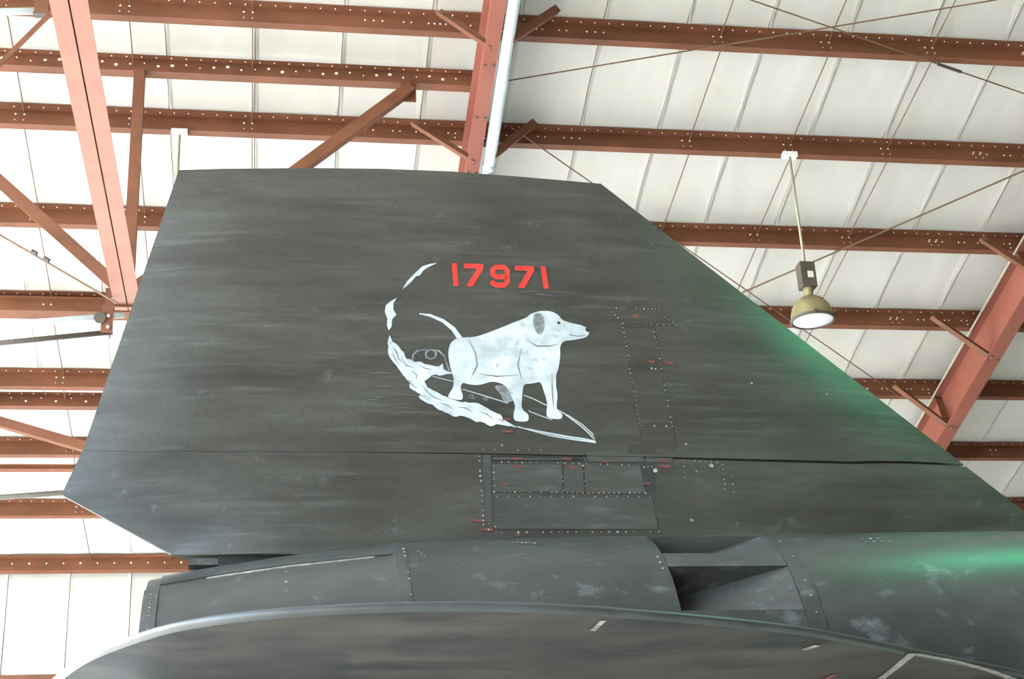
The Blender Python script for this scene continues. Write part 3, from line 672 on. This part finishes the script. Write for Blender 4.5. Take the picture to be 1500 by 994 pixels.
# blow-in door bay: full-depth ribs between recessed ramps
for a, b in ((-178, 19), (40.5, 48.5), (67.5, 178)): shell('door_rib', 1.822, 2.390, a, b, M['nacelle'], nac, depth=.24)
for a, b in ((19, 40.5), (48.5, 67.5)): shell('door_ramp', 1.822, 2.389, a, b, M['nacelle'], nac, dr=-.20, dr1=-.004, depth=.01, nx=10)
shell('bay_wall', 1.80, 1.824, 12, 75, M['black'], nac, dr=-.024, depth=.22, nx=1)
nv = MB()
def nriv(x0, p0, x1, p1, n, r=.005):
    for i in range(n):
        if random.random() < .15: continue
        t = i / max(1, n - 1); x, p = x0 + (x1 - x0) * t, p0 + (p1 - p0) * t
        c = npt(x, p, .004); nn = Vector((0, -math.sin(rad(p)), math.cos(rad(p)))); nv.disc(c, nn, r * random.uniform(.6, 1.2), 6, .002)
nriv(-.485, 42, -.485, 75, 16, .004); nriv(.635, 30, .635, 62, 10, .0065); nriv(.7, 34, .72, 38, 3); nriv(1.15, 28, 1.25, 30, 6, .006)
nriv(1.79, 40, 1.79, 50, 4, .006); nriv(2.44, 25, 2.44, 75, 9, .006); nriv(2.86, 31, 2.98, 31, 4, .007); nriv(2.86, 34, 2.98, 34, 4, .006); nriv(.1, 40, .1, 60, 4, .006)
nv.build('rivets', M['rivet'], nac, kind='stuff')
# dark gap filler between fin and exhaust ring
mb = MB().box(fpt(.10, -.02, 0), .62, .10, .16, Y=FN, Z=FV); mb.build('fin_root_filler', M['black'], jet)
MB().box(fpt(.18, .012, .055), .02, .02, .09, Y=FN, Z=FV).build('root_bracket', M['nacelle'], jet)
MB().box(fpt(-.27, -.035, .02), .15, .05, .035, Y=FN, Z=FV).build('tail_fairing', M['nacelle'], jet)

# ---- wing tip in the foreground
WZ = 2.6
tip = [(-1.05, 7.0), (-1.0, 6.5), (-.90, 6.0)] + [tuple(hit(px, py, (0, 0, WZ), (0, 0, 1))[:2]) for px, py in
       [(80, 994), (120, 963), (200, 932), (270, 913.5), (400, 897), (600, 887), (800, 889.5), (1000, 904), (1180, 923), (1290, 945), (1400, 968), (1500, 987)]] + [(3.9, 6.35), (4.6, 6.75), (5.2, 7.0)]
def smoothpoly(p, n=3):
    for _ in range(n):
        q = [p[0]]
        for a, b in zip(p[:-1], p[1:]): q += [(a[0] * .75 + b[0] * .25, a[1] * .75 + b[1] * .25), (a[0] * .25 + b[0] * .75, a[1] * .25 + b[1] * .75)]
        p = q + [p[-1]]
    return p
tip = smoothpoly(tip)
tip = resample(tip, 110)
ctr = (1.6, 7.0)
# rings from edge inwards: (fraction, half thickness)
rings = [(0, 0, 0)]
def ring(s, zo): return [Vector((x + (ctr[0] - x) * s, y + (ctr[1] - y) * s, WZ + zo)) for x, y in tip]
low = [ring(s, z) for s, z in ((.006, -.012), (.02, -.016), (.08, -.024), (.25, -.045), (.5, -.07), (.8, -.09), (.999, -.10))]
edge = [ring(.006, .020), ring(.001, .013), ring(0, .006), ring(.001, -.004), ring(.006, -.012)]
up = [ring(s, z) for s, z in ((.006, .020), (.08, .045), (.25, .06), (.6, .09), (.999, .10))]
mb = MB(); mb.grid([r[::-1] for r in low]); mb.grid(up)
wing = mb.build('wing_tip', M['under'], jet, smooth=True); wing['label'] = 'rounded black wing tip seen from below'
mb = MB(); mb.grid(edge); mb.build('edge_strip', M['rim'], wing, smooth=True)
def wpaint(name, pts, wid, mat, z=-.03):
    n = len(pts); P = []
    for i, p in enumerate(pts):
        a = Vector(pts[max(0, i - 1)]); b = Vector(pts[min(n - 1, i + 1)]); d = (b - a).normalized(); s = Vector((-d.y, d.x)) * wid / 2
        P.append([p[0] + s.x, p[1] + s.y, p[0] - s.x, p[1] - s.y])
    v = [under(x, y) for p in P for x, y in ((p[0], p[1]), (p[2], p[3]))]
    return mesh_obj(name, v, [(2 * i, 2 * i + 1, 2 * i + 3, 2 * i + 2) for i in range(n - 1)], M[mat], wing)
def under(x, y):                                # point just below the wing's lower skin
    lo_, hi_ = 0.0, 1.0
    best = None
    d = Vector((x - ctr[0], y - ctr[1])); L = d.length; ang = math.atan2(d.y, d.x)
    for tx, ty in tip:
        a = math.atan2(ty - ctr[1], tx - ctr[0]); da = abs((a - ang + math.pi) % (2 * math.pi) - math.pi)
        if best is None or da < best[0]: best = (da, math.hypot(tx - ctr[0], ty - ctr[1]))
    s = max(0, 1 - L / best[1]); T = [(0, -.010), (.006, -.012), (.02, -.016), (.08, -.024), (.25, -.045), (.5, -.07), (.8, -.09), (1, -.10)]
    for (a, za), (b, zb) in zip(T[:-1], T[1:]):
        if s <= b: z = za + (zb - za) * (s - a) / (b - a); break
    return Vector((x, y, WZ + z - .004))
def wl_(px, py): return tuple(hit(px, py, (0, 0, WZ - .03), (0, 0, 1))[:2])
wpaint('white_marking', [wl_(1338, 963), wl_(1310, 980), wl_(1280, 997), wl_(1240, 1025)], .035, 'worn_white')
wpaint('white_marking', [wl_(1343, 964), wl_(1400, 974), wl_(1450, 987), wl_(1500, 1003)], .03, 'worn_white')
wpaint('white_marking', [wl_(1178, 953), wl_(1198, 948)], .03, 'worn_white')
wpaint('red_marking', [wl_(1202, 992), wl_(1222, 984)], .03, 'stencil')
wpaint('scuff', [wl_(868, 925), wl_(884, 914)], .02, 'worn_white')
